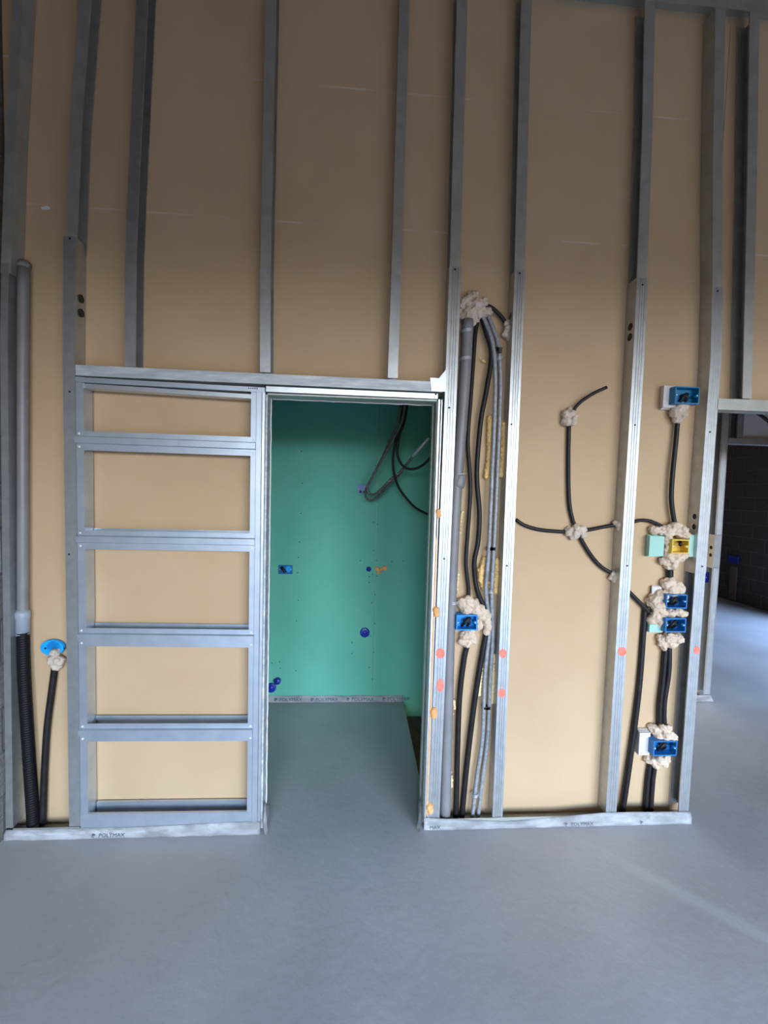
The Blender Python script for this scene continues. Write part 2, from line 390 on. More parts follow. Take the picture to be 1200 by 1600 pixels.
# ------------------------------------------------------------------ metal studs
def c_profile(w, d, web, ribs=True, lip=.006):
    """C-section: front flange y=0 between -w/2 and w/2, web on the side 'web' (+1 right, -1 left)"""
    s = web; h = w/2; p = []
    p += [(-s*h, lip), (-s*h, 0)]
    if ribs:
        for f in (-.36, 0, .36):
            x = s*f*w*.6; e = .0016*s
            p += [(x-e*1.6, 0), (x-e*.6, .0012), (x+e*.6, .0012), (x+e*1.6, 0)]
    p += [(s*h, 0), (s*h, d), (-s*h, d), (-s*h, d-lip)]
    return p
def section(name, parent, w, d, web, path, m, y0=0.0, ribs=True, holes=()):
    """path: list of (z, x centre)"""
    prof = c_profile(w, d, web, ribs)
    # keep the sheet's thickness inside the profile: offset side depends on the web side
    poly = sheet_poly(prof if web > 0 else prof, .0009*(1 if web > 0 else -1))
    bm = bmesh.new()
    extrude(bm, poly, [(lambda p, z=z, x=x: (x+p[0], y0+p[1], z)) for z, x in path])
    o = obj(name, bm, m, parent)
    if holes:
        boolean_holes(o, [((x+web*w/2, y0+yy, z), (1, 0, 0), r, .02) for z, x, yy, r in holes])
        for z, x, yy, r in holes:
            q = bmesh.new(); cyl(q, (x+web*(w/2-.0006), y0+yy, z), (-web, 0, 0), r*1.02, .006, 20)
            obj('hole_shade_disc', q, M['dark'], parent)  # black disc standing in for the shade inside the hole
    return o
bm = bmesh.new(); tube(bm, [Vector((0, 0, 0)), Vector((0, -.0016, 0)), Vector((0, -.0022, 0))], .0042, 8, lambda i: (.0046, .0046, .0025)[i])
bmesh.ops.recalc_face_normals(bm, faces=bm.faces)
SCREW = bpy.data.meshes.new('screw'); bm.to_mesh(SCREW); bm.free(); SCREW.materials.append(M['dark'])
RIVET = SCREW.copy(); RIVET.materials.clear(); RIVET.materials.append(M['white'])
def screw(parent, px, py, Y=-.0002, name='screw', me=None):
    o = bpy.data.objects.new(name, me or SCREW); C.objects.link(o); o.parent = parent
    o.location = at(px, py, Y)-parent.location
    return o
def paint(parent, px, py, rx=6, ry=7, Y=-.0004, drip=0):
    bm = bmesh.new(); n = 18
    vs = [at(px+rx*(1+.06*math.sin(3*i+px))*math.cos(2*math.pi*i/n), py+ry*math.sin(2*math.pi*i/n), Y) for i in range(n)]
    a = [bm.verts.new(v) for v in vs]; b = [bm.verts.new(v+Vector((0, .0003, 0))) for v in vs]
    bm.faces.new(a); bm.faces.new(b[::-1])
    for i in range(n): bm.faces.new((a[i], a[(i+1) % n], b[(i+1) % n], b[i]))
    return tag(obj('paint_mark', bm, M['paint'], parent), 'orange-red sprayed paint dot')
def stud(label, secs, screws=(), marks=(), group=None):
    z, x = secs[0]['path'][0]
    t = thing('metal_stud', (x, secs[0].get('y0', 0), z), label, 'stud', group)
    for s in secs:
        section(s['name'], t, s.get('w', .05), s.get('d', .07), s['web'], s['path'], s.get('m', M['galv']), s.get('y0', 0), s.get('ribs', True), s.get('holes', ()))
    for p in screws: screw(t, *p)
    for p in marks: paint(t, *p)
    return t
ZS, ZT = 2.58, 3.818
def up(path, web, **k): return dict(name='upper_section', web=web, path=path, m=M['galv_old'], y0=.0015, d=.0675, ribs=False, w=k.pop('w', .047), **k)
def lowr(path, web, **k): return dict(name='lower_section', web=web, path=path, **k)
A = stud('tall galvanised stud forming the left side of the ladder-like pocket frame',
     [lowr([(.045, -1.249), (2.12, -1.2495), (2.645, -1.240)], 1, ribs=False, holes=((2.405, -1.239, .035, .017), (2.345, -1.239, .035, .017))), up([(2.6, -1.236), (3.1, -1.212), (3.6, -1.168), (ZT, -1.15)], -1)],
     [(109, 373), (109, 612), (108, 866)])
B1 = stud('leftmost of the three short studs standing on the doorway header',
     [dict(name='stud_section', web=-1, path=[(2.117, -.996), (2.58, -.991), (2.84, -.98), (3.6, -.941), (ZT, -.93)], ribs=False, w=.045)])
B2 = stud('middle of the three short studs standing on the header, above the doorway left edge',
     [dict(name='lower_section', web=-1, path=[(2.117, -.42), (2.56, -.425)], ribs=False, w=.045), up([(2.5, -.425), (ZT, -.414)], -1, w=.044)])
B3 = stud('rightmost of the three short studs on the header, above the doorway opening',
     [dict(name='lower_section', web=-1, path=[(2.117, .1445), (2.57, .148)], ribs=False, w=.045), up([(2.5, .148), (ZT, .151)], -1, w=.044)])
D = stud('tall stud right of the doorway with two orange-red dots, grey pipe beside it',
     [lowr([(.045, .402), (1.9, .411), (2.62, .412)], -1, w=.054), up([(2.57, .411), (ZT, .400)], 1)],
     [(711, 421), (702, 637), (694, 873)], [(688, 1021, 7, 8), (688, 1071, 6, 10)])
E = stud('tall stud between the cable bundle and the wide bare board panel, two orange-red dots',
     [lowr([(.045, .713), (2.62, .7085)], -1, holes=((2.43, .7086, .035, .014),)), up([(2.57, .7075), (ZT, .684)], 1)],
     [(812, 427), (799, 663), (792, 884)], [(786, 1021, 6, 7), (784, 1083, 6, 7)])
F = stud('stud with two holes high in its side, left of the blue boxes',
     [lowr([(.045, 1.284), (2.25, 1.289), (2.62, 1.285)], -1, w=.054, holes=((at(987, 512, .04).z, 1.286, .032, .017), (at(986, 528, .04).z, 1.286, .032, .017))), up([(2.57, 1.285), (3.28, 1.268), (ZT, 1.246)], 1)],
     [(1004, 445), (992, 664), (980, 884)], [(972, 1018, 7, 7)])
G = stud('end stud at the left edge of the right-hand opening, pale sunny face, one red dot',
     [dict(name='lower_section', web=1, path=[(.045, 1.660), (1.26, 1.663)], w=.052, y0=.001, d=.068),
      dict(name='middle_section', web=-1, path=[(1.25, 1.663), (2.27, 1.667), (2.6, 1.652)], w=.054, holes=((at(1085, 807, .03).z, 1.666, .03, .014), (at(1083, 823, .03).z, 1.666, .03, .014))),
      dict(name='upper_section', web=-1, path=[(2.56, 1.653), (3.1, 1.615), (ZT, 1.576)], w=.047, m=M['galv_old'], y0=.0015, d=.0675, ribs=False)],
     [(1121, 455), (1109, 675), (1097, 885)], [(1089, 1016, 5, 6)])
H = stud('dull short stud on the header over the right-hand opening',
     [dict(name='stud_section', web=1, path=[(2.093, 1.836), (2.3, 1.826), (3.04, 1.786), (3.6, 1.752), (ZT, 1.739)], w=.046, m=M['galv_old'], ribs=False)])
S0 = stud('wall stud against the block wall at the far left, beside the grey pipe',
     [lowr([(.045, -1.531), (1.19, -1.5235), (2.2, -1.512), (2.52, -1.500)], 1, w=.030, ribs=False), up([(2.48, -1.500), (3.0, -1.473), (3.57, -1.432), (ZT, -1.415)], 1, w=.040)])
FS = stud('pale blue-grey end stud of the deeper partition, seen through the right-hand opening',
     [dict(name='lower_section', web=1, path=[(.045, 2.831), (1.07, 2.834)], w=.056, y0=YC, m=M['galv_bright']),
      dict(name='middle_section', web=-1, path=[(1.065, 2.834), (1.33, 2.836)], w=.056, y0=YC, m=M['galv_bright'], ribs=False, holes=((1.225, 2.834, .03, .014), (1.165, 2.834, .03, .014))),
      dict(name='upper_section', web=1, path=[(1.325, 2.836), (2.3, 2.829), (ZT, 2.78)], w=.056, y0=YC, m=M['galv_bright'])])
FSS = stud('small stub stud above the far header seen through the right-hand opening',
     [dict(name='stud_section', web=1, path=[(2.09, 2.955), (ZT, 2.93)], w=.05, y0=YC, ribs=False)])

def track(name, label, x0, x1, z0, z1, y0, d, m, open_up=True, slope=0.0):
    """U-track lying along x: two flanges and a base"""
    h = z1-z0; prof = [(0, h), (0, 0), (d, 0), (d, h)] if open_up else [(0, 0), (0, h), (d, h), (d, 0)]
    poly = sheet_poly(prof, .0012*(1 if open_up else -1)); n = max(2, int((x1-x0)/.2))
    bm = bmesh.new()
    extrude(bm, poly, [(lambda p, x=x0+(x1-x0)*i/n: (x, y0+p[0], z0+p[1]+slope*(x-x0))) for i in range(n+1)])
    o = obj(name, bm, m)
    if label: tag(o, label, 'track')
    return o
track('ceiling_track', 'galvanised track along the ceiling holding the stud heads', XL+.004, 4.0, 3.812, 3.866, -.004, .078, M['galv_old'], False)
hd = track('header_track', 'plaster-smeared galvanised header track across the doorway and pocket frame', -1.2205, .372, 2.068, 2.113, -.003, .073, M['smeared'], True, -.0035)
bm = bmesh.new()
pts = [at(672, 590, -.004), at(686, 591, -.004), at(697, 577, -.004), at(697, 612, -.004), at(674, 611, -.004)]
a = [bm.verts.new(p) for p in pts]; b = [bm.verts.new(p+Vector((0, -.0012, 0))) for p in pts]
bm.faces.new(a[::-1]); bm.faces.new(b)
for i in range(5): bm.faces.new((a[i], a[(i+1) % 5], b[(i+1) % 5], b[i]))
tb = obj('bent_end_tab', bm, M['galv_bright'], hd)
hd2 = track('header_track', 'dull header track over the right-hand opening beside the end stud', 1.69, 3.398, 2.036, 2.088, -.003, .073, M['galv_old'], True)
track('header_track', 'pale header track of the far opening, above the dark block wall', 2.862, 4.6, 2.042, 2.086, YC-.003, .073, M['galv_bright'], True)
bt = track('floor_track', 'galvanised floor track under the cables and blue boxes right of the doorway', .355, 1.688, .004, .044, -.003, .076, M['galv_old'], True)
track('floor_track', 'galvanised floor track at the far left under the grey pipe stack', -1.515, -1.226, .004, .044, -.003, .076, M['galv_old'], True)

# ------------------------------------------------------------------ pocket door frame
pf = thing('pocket_door_frame', (-.83, 0, 0), 'zinc ladder-like pocket frame for a sliding door, left of the doorway', 'door frame')
def upright(x0, x1, z0, z1, y0, y1, name='upright', m='frame', lips=True):
    prof = [(x0, y1), (x0, y0), (x1, y0), (x1, y1)]
    poly = sheet_poly(prof, .001); bm = bmesh.new()
    extrude(bm, poly, [(lambda p, z=z: (p[0], p[1], z)) for z in (z0, z1)])
    return obj(name, bm, M[m], pf)
upright(-1.2225, -1.190, .01, 2.064, -.001, .062)
upright(-.480, -.4575, .01, 2.03, -.001, .062)
def rung(zt, y0, flip, sl, x0=-1.2215, x1=-.456, h=.083, out=.011, name='rung'):
    """hat-section cross rail: flange, raised ridge, flange; slope sl along x"""
    o = -out if not flip else out
    prof = [(0, 0), (0, -.022), (o, -.026), (o, -.052), (0, -.056), (0, -h), (.004*(-1 if flip else 1), -h)]
    poly = sheet_poly(prof, .001*(-1 if flip else 1)); bm = bmesh.new()
    extrude(bm, poly, [(lambda p, x=x: (x, y0+p[0], zt+p[1]+sl*(x-x0))) for x in (x0, x1)])
    return obj(name, bm, M['frame'], pf)
for zt, sl in ((1.833, -.003), (1.401, .002), (.966, -.006), (.528, -.006)):
    rung(zt, -.0022, False, sl)
    rung(zt+.004, .060, True, sl, -1.188, -.482)
    x0, x1 = -1.208, -.468
    for z in (zt-.012, zt-.069):
        for x in (x0, x1):
            o = bpy.data.objects.new('rivet', RIVET); C.objects.link(o); o.parent = pf
            o.location = Vector((x, -.0033, z+sl*(x+1.22)))-pf.location
# bottom rail front and rear, top rails
def rail(name, x0, x1, z0, z1, y0, y1, m='frame', dz=0.0, par=pf):
    bm = bmesh.new(); v = box(bm, x0, x1, y0, y1, z0, z1)
    for q in v:
        if q.co.x > (x0+x1)/2: q.co.z += dz
    bmesh.ops.bevel(bm, geom=bm.edges[:], offset=.0012, segments=1, affect='EDGES')
    return obj(name, bm, M[m], par)
rail('bottom_rail', -1.2225, -.456, .030, .106, -.0035, .008, 'frame', -.006)
rail('rear_bottom_rail', -1.186, -.482, .04, .118, .054, .066, 'frame', -.005)
rail('top_rail', -1.2225, -.42, 2.040, 2.062, -.004, .060, 'frame', -.012)
rail('top_rail_lip', -1.19, -.457, 2.017, 2.0375, .004, .052, 'galv_bright', -.018)
# square punched marks at the rail's right end
for k in range(5):
    rail('punched_slot', -.492+.009*k, -.487+.009*k, 2.041, 2.046, -.0046, -.0038, 'dark')
# jamb post of the pocket: two folded channels with the door slot between them
rail('jamb_post', -.4565, -.432, .01, 2.03, -.006, .028, 'frame')
rail('jamb_post', -.431, -.418, .01, 2.03, -.004, .020, 'galv_bright')
rail('jamb_lining', -.4175, -.409, .01, 2.022, .006, .07, 'smeared')
rail('rear_jamb_post', -.4565, -.414, .01, 2.03, .072, .118, 'galv_old')
bm = bmesh.new()
pts = [Vector((-.4065+.0022*noise.noise(Vector((1, 0, i*.35))), .072, .03+i*.0249)) for i in range(81)]
tube(bm, pts, .003, 6, lambda i: .0032+.0016*noise.noise(Vector((5, i*.8, 0))))
obj('ragged_board_edge', bm, M['gypsum'], pf, True)
# head rail across the doorway
dh = thing('door_head_rail', (0, 0, 2.03), 'bright rail across the top of the doorway under the header', 'rail')
rail('rail_front', -.4155, .352, 2.031, 2.056, -.006, .03, 'galv_bright', -.001, dh)
rail('rail_channel', -.41, .35, 2.020, 2.028, .004, .11, 'galv_old', .001, dh)
bm = bmesh.new()
pts = [Vector((-.40+i*.0149, .074, 2.0165+.003*noise.noise(Vector((i*.3, 2, 0))))) for i in range(51)]
tube(bm, pts, .003, 6); obj('ragged_board_edge', bm, M['gypsum'], dh, True)
screw(dh, 681, 616, -.0065); screw(dh, 681, 623, .0035, 'rivet', RIVET)
# strike jamb on the right of the doorway
sj = thing('door_jamb', (.36, 0, 0), 'bright strike jamb with an orange foam seam on the right of the doorway', 'door jamb')
rail('jamb_face', .3535, .364, .045, 2.03, -.004, .034, 'galv_bright', 0, sj)
rail('jamb_face', .3685, .3745, .045, 2.03, -.002, .03, 'galv_bright', 0, sj)
rail('jamb_return', .349, .353, .02, 2.025, .01, .118, 'galv_old', 0, sj)
rail('rear_jamb', .345, .372, .02, 2.025, .085, .12, 'galv_old', 0, sj)
bm = bmesh.new(); prv = []
pts = [Vector((.3665, -.001+.0015*noise.noise(Vector((0, 0, i*.7))), .06+i*.02)) for i in range(68)]
tube(bm, pts, .0035, 6, lambda i: .0046+.0012*noise.noise(Vector((3, i*.9, 0))))
obj('foam_seam', bm, M['foam_orange'], sj, True)
for px, py, s in ((684, 801, 5), (681, 955, 6), (677, 1113, 6), (671, 1262, 6)):
    lump('foam_blob', [(px, py-2, s, .0), (px+1, py+4, s*.9, .0)], px, M['foam_orange'], parent=sj, amp=.003, ymax=.02, voxel=.003)

# ------------------------------------------------------------------ white edge strips with print along the floor
def strip_mesh(x0, x1, ytop, yout, ztop, name, label, ends=(0, 0), waves=.004, n=70):
    """folded film: hangs from ztop(x) at ytop, bulges and lies out on the floor to yout; may turn up round the door corners"""
    bm = bmesh.new(); rings = []
    for i in range(n+1):
        x = x0+(x1-x0)*i/n; t = i/n
        w = waves*noise.noise(Vector((x*7, ytop, 1.3))); w2 = waves*noise.noise(Vector((x*13, 5, ytop)))
        zt = ztop(x)
        prof = [(ytop, zt), (ytop-.004+w*.3, zt*.8), (ytop-.010+w, zt*.55), ((ytop+yout)/2-.004+w, zt*.3+w2*.3), (yout+.004+w, .007), (yout+w2, .0008)]
        rings.append([bm.verts.new((x, a, max(.0006, b))) for a, b in prof])
    for a, b in zip(rings, rings[1:]):
        for k in range(len(a)-1): bm.faces.new((a[k], a[k+1], b[k+1], b[k]))
    g = bmesh.ops.solidify(bm, geom=bm.faces[:], thickness=.0009)
    return tag(obj(name, bm, M['film'], None, True), label, 'edge strip')
s1 = strip_mesh(-1.545, -.415, -.0055, -.020, lambda x: .040 if x < -1 else .040+.016*(x+1)/.6, 'edge_strip', 'white printed foam edge strip along the floor under the pocket frame')
s2 = strip_mesh((.352), 1.692, -.0055, -.019, lambda x: .056-.026*max(0, 1-abs(x-.75)/.5)+.004*math.sin(6*x), 'edge_strip', 'white printed foam edge strip along the floor right of the doorway')
s3 = strip_mesh(-.94, .384, YC-.0025, YC-.016, lambda x: .048+.006*noise.noise(Vector((x*9, 0, 0))), 'edge_strip', 'white printed edge strip along the foot of the green closet wall', n=60)
s4 = strip_mesh(2.70, 2.865, YC-.003, YC-.03, lambda x: .04, 'edge_strip', 'short white edge strip at the foot of the far pale stud', n=12)
def turn_up(parent, x, ys, zs, wob, name='turned_end', side=1):
    """strip end carried round the doorway corner and up the reveal"""
    bm = bmesh.new(); rings = []
    for i in range(len(ys)):
        y, (z0, z1) = ys[i], zs[i]
        e = (.55, 1.0, .9, .45, .3, .2)[i]
        rings.append([bm.verts.new((x+side*(wob*math.sin(i*1.1+k)*.4+e*(.022, .020, .013, .002)[k]), y-(0, .007, .004, 0)[k], z0+(z1-z0)*(0, .22, .62, 1)[k])) for k in range(4)])
    for a, b in zip(rings, rings[1:]):
        for k in range(3): bm.faces.new((a[k], a[k+1], b[k+1], b[k]))
    bmesh.ops.solidify(bm, geom=bm.faces[:], thickness=.001)
    return obj(name, bm, M['film'], parent, True)
turn_up(s1, -.402, (-.030, -.014, 0, .03, .07, .12), ((.001, .05), (.001, .09), (.001, .15), (.001, .12), (.001, .07), (.001, .05)), .004)
turn_up(s2, .341, (-.030, -.012, 0, .03, .07, .12), ((.001, .055), (.001, .09), (.001, .13), (.001, .12), (.001, .08), (.001, .05)), .004, side=-1)

def lettering(txt, x, y, z, h, tilt, parent, cut=1.0, name='printed_lettering'):
    c = bpy.data.curves.new('txt', 'FONT'); c.body = txt; c.size = h*1.38; c.extrude = .0002; c.resolution_u = 2
    o = bpy.data.objects.new('txt', c); C.objects.link(o)
    dg = bpy.context.evaluated_depsgraph_get(); dg.update()
    me = bpy.data.meshes.new_from_object(o.evaluated_get(dg)); bpy.data.objects.remove(o)
    # bold, slightly wide letters
    for v in me.vertices: v.co.x *= 1.12
    me.materials.clear(); me.materials.append(M['ink'])
    q = bpy.data.objects.new(name, me); C.objects.link(q); q.parent = parent
    q.location = (x, y, z); q.rotation_euler = (tilt, 0, 0)
    return q
def logo(x, y, z, h, tilt, parent):
    """small flag-shaped emblem: upright bar with an arrow wedge"""
    bm = bmesh.new()
    for poly in ([(0, 0), (.22, 0), (.22, 1), (0, 1)], [(.28, 1), (1.0, .62), (.28, .34)], [(.34, .26), (.72, 0), (.34, 0)]):
        a = [bm.verts.new((p[0]*h, p[1]*h, .0003)) for p in poly]; bm.faces.new(a)
    me = bpy.data.meshes.new('printed_emblem'); bm.to_mesh(me); bm.free(); me.materials.append(M['ink'])
    q = bpy.data.objects.new('printed_emblem', me); C.objects.link(q); q.parent = parent
    q.location = (x, y, z); q.rotation_euler = (tilt, 0, 0)
R90 = math.pi/2
for px in (440, 497, 553, 609):
    p = at(px, 1094, YC-.016)
    if px < 620:
        logo(at(px-11, 1094, YC-.016).x, YC-.0185, .013, .024, R90-.3, s3)
        lettering('POLYMAX', p.x-.018, YC-.0185, .013, .024, R90-.3, s3)
for px, par, full in ((152, s1, 1), (894, s2, 1), (1012, s2, 0), (672, s2, 2)):
    p = at(px, 1303 if par is s1 else 1287, -.03)
    z = .009; h = .016
    if full != 2: logo(p.x-.03, -.0232, z, h, R90-.34, par)
    if full == 1: lettering('POLYMAX', p.x, -.0232, z, h, R90-.34, par)
    if full == 2: lettering('MAX', p.x, -.0232, z, h, R90-.34, par)

# ------------------------------------------------------------------ pipes, cables, boxes: left bay
def pipe_thing(name, pix, r, m, label, cat, ribs=None, n=6, seg=18):
    pts = spline([at(*p) for p in pix], n)
    bm = bmesh.new()
    if ribs:
        L = [0]
        for a, b in zip(pts, pts[1:]): L.append(L[-1]+(b-a).length)
        dense = []; k = 0; s = 0
        while s < L[-1]:
            while L[k+1] < s: k += 1
            dense.append(pts[k].lerp(pts[k+1], (s-L[k])/(L[k+1]-L[k]))); s += ribs/4
        tube(bm, dense, r, seg, lambda i: r*(1 if i % 4 in (0, 1) else .95))
    else: tube(bm, pts, r, seg)
    o = obj(name, bm, m, None, True)
    return tag(o, label, cat)
pg = pipe_thing('waste_pipe', [(37, 418, .040), (36, 600, .040), (36, 800, .040), (36, 985, .040)], .0215, M['grey_pvc'], 'grey plastic pipe in the left bay, black hose pushed on below', 'pipe')
def collar(parent, pix0, pix1, r, m, name='socket'):
    bm = bmesh.new(); a, b = at(*pix0), at(*pix1); tube(bm, [a, a.lerp(b, .12), a.lerp(b, .3), a.lerp(b, .34), b], r, 18, lambda i: r*(.85, 1.05, 1.05, .95, .95)[i])
    return obj(name, bm, m, parent, True)
collar(pg, (36, 953, .040), (36, 992, .040), .0275, M['light_pvc'])
bm = bmesh.new(); tube(bm, [at(37, 419, .040), at(37, 413, .045), at(41, 415, .066)], .0215, 14); obj('pipe_elbow', bm, M['grey_pvc'], pg, True)
pipe_thing('corrugated_hose', [(36, 988, .038), (38, 1057, .036), (44, 1160, .034), (50, 1250, .032), (52, 1288, .032)], .0250, M['black_ribbed'], 'wide black corrugated hose below the grey pipe at far left', 'hose', .011)
cable('cable', [(87, 1035, .055), (81, 1080, .055), (74, 1136, .055), (70, 1200, .055), (67, 1288, .05)], .0145, M['black'], 'black cable conduit running from the round blue box to the floor at left', 'cable')
rb = thing('round_socket_box', at(85, 1011, .05), 'light blue round socket box with plaster below, left bay beside the stud', 'socket box')
bm = bmesh.new(); c = at(84, 1011, .062); cyl(bm, c, (0, -1, 0), .047, .012, 28, .045)
for v in bm.verts: v.co.z = c.z+(v.co.z-c.z)*.80; v.co.x = c.x+(v.co.x-c.x)*1.12
obj('box_plate', bm, M['blue_light'], rb)
bm = bmesh.new(); cyl(bm, at(84, 1012, .05), (0, 1, 0), .030, .018, 20); obj('box_well', bm, M['blue_light'], rb)
screw(rb, 71, 1013, .0495); screw(rb, 101, 1013, .0495)
lump('plaster_collar', [(86, 1019, 7, .04), (84, 1030, 8, .045), (92, 1032, 9, .045), (89, 1040, 8, .05)], 3, M['plaster_grey'], parent=rb, amp=.008)

# ------------------------------------------------------------------ service bay right of the doorway
wp = pipe_thing('waste_pipe', [(731, 500, .040), (727, 580, .040), (718, 700, .040), (711, 800, .040), (706, 900, .040), (702, 1000, .038), (699, 1120, .036), (695, 1284, .034)], .0265, M['grey_pvc'], 'tall grey plastic pipe beside the right doorway stud, wire ties round it', 'pipe')
bm = bmesh.new(); a, b = at(719, 742, .040), at(715, 762, .040); tube(bm, [a, a.lerp(b, .1), a.lerp(b, .8), b], .029, 18, lambda i: (.0268, .0300, .0300, .0268)[i]); obj('pipe_socket', bm, M['grey_pvc'], wp, True)
def ties(parent, cs, r, m, n=3, gap=.005, rr=.0014, name='wire_tie'):
    for px, py, Y in cs:
        bm = bmesh.new(); c = at(px, py, Y)
        for k in range(n):
            pts = [c+Vector((math.cos(t)*r, math.sin(t)*r, k*gap+.004*math.cos(t))) for t in [2*math.pi*i/20 for i in range(21)]]
            tube(bm, pts, rr, 6)
        obj(name, bm, m, parent, True)
ties(wp, ((729, 520, .04), (727, 563, .04), (708, 942, .04)), .0275, M['wire'])
ties(wp, ((719, 741, .04),), .0300, M['wire'], 1)
cable('cable', [(748, 497, .05), (743, 520, .05), (740, 560, .05), (735, 630, .05), (731, 690, .05), (735, 760, .048), (731, 830, .048), (728, 880, .048), (732, 920, .05), (731, 945, .055)], .0095, M['black'], 'thin black cable conduit beside the grey pipe, from foam mass to blue box', 'cable')
cable('cable', [(752, 495, .045), (760, 520, .042), (768, 555, .04), (760, 610, .04), (751, 660, .04), (745, 740, .04), (749, 800, .04), (747, 845, .04), (741, 880, .04), (745, 920, .042), (757, 950, .045), (762, 970, .05)], .0115, M['black'], 'thick black cable conduit curving down left of the grey conduit pair', 'cable')
c1 = cable('conduit', [(754, 494, .038), (762, 512, .034), (771, 543, .03), (774, 600, .03), (772, 670, .03), (769, 740, .03), (766, 810, .03), (763, 870, .03), (759, 920, .034), (763, 960, .05), (764, 990, .05), (757, 1060, .045), (754, 1150, .042), (745, 1215, .040), (737, 1284, .036)], .0098, M['conduit'], 'left of the paired grey corrugated conduits in the cable bay', 'conduit')
c2 = cable('conduit', [(763, 494, .048), (770, 512, .046), (779, 543, .042), (782, 600, .042), (780, 670, .042), (777, 740, .042), (774, 810, .042), (771, 870, .042), (768, 930, .046), (770, 990, .052), (766, 1060, .05), (762, 1150, .048), (754, 1215, .045), (746, 1284, .040)], .0098, M['conduit'], 'right of the paired grey corrugated conduits, next to the stud', 'conduit')
def band(parent, px, py, Y, w, m, h=.016, name='cable_tie', d=.016):
    bm = bmesh.new(); c = at(px, py, Y)
    pts = []
    n = 18
    ring0 = []; ring1 = []
    for i in range(n):
        a = 2*math.pi*i/n
        ca, sa = math.cos(a), math.sin(a)
        x = math.copysign(abs(ca)**.6, ca)*w; y = math.copysign(abs(sa)**.6, sa)*d
        ring0.append(bm.verts.new(c+Vector((x, y, -h/2)))); ring1.append(bm.verts.new(c+Vector((x, y, h/2))))
    for i in range(n): bm.faces.new((ring0[i], ring0[(i+1) % n], ring1[(i+1) % n], ring1[i]))
    bmesh.ops.solidify(bm, geom=bm.faces[:], thickness=-.0015)
    return tag(obj(name, bm, m, parent), None)
band(c1, 777, 547, .036, .018, M['tie'])
band(c1, 767, 857, .036, .0205, M['tie'], .015)
band(c1, 760, 1105, .045, .018, M['tie'], .011)
ties(c1, ((779, 563, .036), (765, 925, .038), (742, 1242, .040)), .0185, M['wire'], 3, .005, .0012)
boxo('tie_head', *[v for p in ((at(779, 550, .012).x, at(784, 550, .012).x),) for v in p], .006, .02, at(780, 551, .012).z, at(780, 543, .012).z, M['tie'], c1)
cable('cable', [(731, 1005, .055), (725, 1030, .055), (718, 1090, .052), (715, 1170, .05), (712, 1284, .045)], .0135, M['black'], 'black conduit from the blue box plaster down to the floor', 'cable')
cable('cable', [(760, 988, .052), (752, 1030, .05), (741, 1100, .048), (730, 1190, .045), (721, 1284, .04)], .0135, M['black'], 'black conduit slanting to the floor left of the grey conduit pair', 'cable')
lump('plaster_mass', [(738, 466, 11, .055), (726, 476, 12, .055), (744, 478, 13, .05), (755, 474, 9, .055), (733, 490, 13, .05), (750, 490, 11, .05), (762, 488, 8, .055), (722, 492, 8, .055), (740, 502, 9, .055)], 5,
     M['plaster_grey'], 'big beige plaster mass around the pipe and cable tops', 'plaster', amp=.009, freq=60)
lump('plaster_dab', [(792, 506, 6, .05), (794, 514, 7, .045), (791, 522, 7, .05), (794, 527, 5, .05)], 6, M['plaster_grey'], 'plaster dab on the stud side holding the short upper black cable', 'plaster', amp=.007)
cable('cable', [(752, 477, .05), (765, 479, .045), (777, 488, .045), (787, 500, .048), (793, 512, .05)], .0088, M['black'], 'short black cable from the big plaster mass to the stud', 'cable')
def foam(pix, seed, label, m='foam', amp=.005):
    out = []
    for (x0, y0, r0), (x1, y1, r1) in zip(pix, pix[1:]):
        n = max(1, int(abs(y1-y0)/5))
        for i in range(n): t = i/n; out.append((x0+(x1-x0)*t, y0+(y1-y0)*t, r0+(r1-r0)*t, .058))
    out.append((*pix[-1], .058))
    return lump('foam_bead', out, seed, M[m], label, 'foam', amp=amp, freq=80)
foam([(767, 654, 6), (766, 690, 6), (764, 720, 5), (760, 744, 5)], 11, 'upper left bead of ochre foam beside the grey conduits')
foam([(779, 655, 5), (787, 662, 4.5), (787, 690, 5), (784, 735, 5), (782, 742, 5)], 12, 'upper right bead of ochre foam against the stud')
foam([(757, 872, 4), (752, 890, 6), (752, 905, 6), (756, 920, 4)], 13, 'middle left bead of ochre foam above the blue box')
foam([(776, 875, 4), (776, 900, 4), (774, 925, 4)], 14, 'middle right bead of ochre foam beside the grey conduits')
foam([(764, 910, 2.5), (766, 922, 3), (767, 930, 2.5)], 15, 'tiny ochre foam drip lying on the grey conduits', amp=.003)
foam([(754, 1024, 3), (752, 1050, 3.5), (748, 1083, 4)], 16, 'lower left bead of pale foam below the blue box', 'foam_pale')
foam([(771, 1024, 3), (770, 1060, 4), (768, 1095, 4.5)], 17, 'lower right bead of pale foam below the blue box', 'foam_pale')
foam([(709, 1096, 3), (710, 1106, 3), (708, 1115, 2)], 18, 'small pale foam drip beside the grey pipe, upper of two', 'foam_pale', .003)
foam([(704, 1206, 2), (705, 1218, 3.5), (705, 1228, 3)], 19, 'small pale foam drip beside the grey pipe near the floor', 'foam_pale', .003)
foam([(716, 898, 2.5), (714, 915, 2.5), (715, 925, 2)], 21, 'thin crumb of foam beside the grey pipe above the blue box', 'foam_pale', .004)
foam([(734, 570, 2), (739, 573, 2.4), (741, 578, 1.6)], 24, 'small curled foam flake beside the thin black cable, upper bay', 'foam_pale', .003)
foam([(750, 560, 1.6), (754, 564, 2.2), (758, 566, 1.6)], 25, 'small grey-beige foam flake between the two black cables, upper bay', 'foam_pale', .003)
foam([(722, 800, 2.5), (720, 815, 2.5), (719, 832, 1.8)], 22, 'thin foam smear beside the grey pipe below its socket', 'foam_pale', .004)

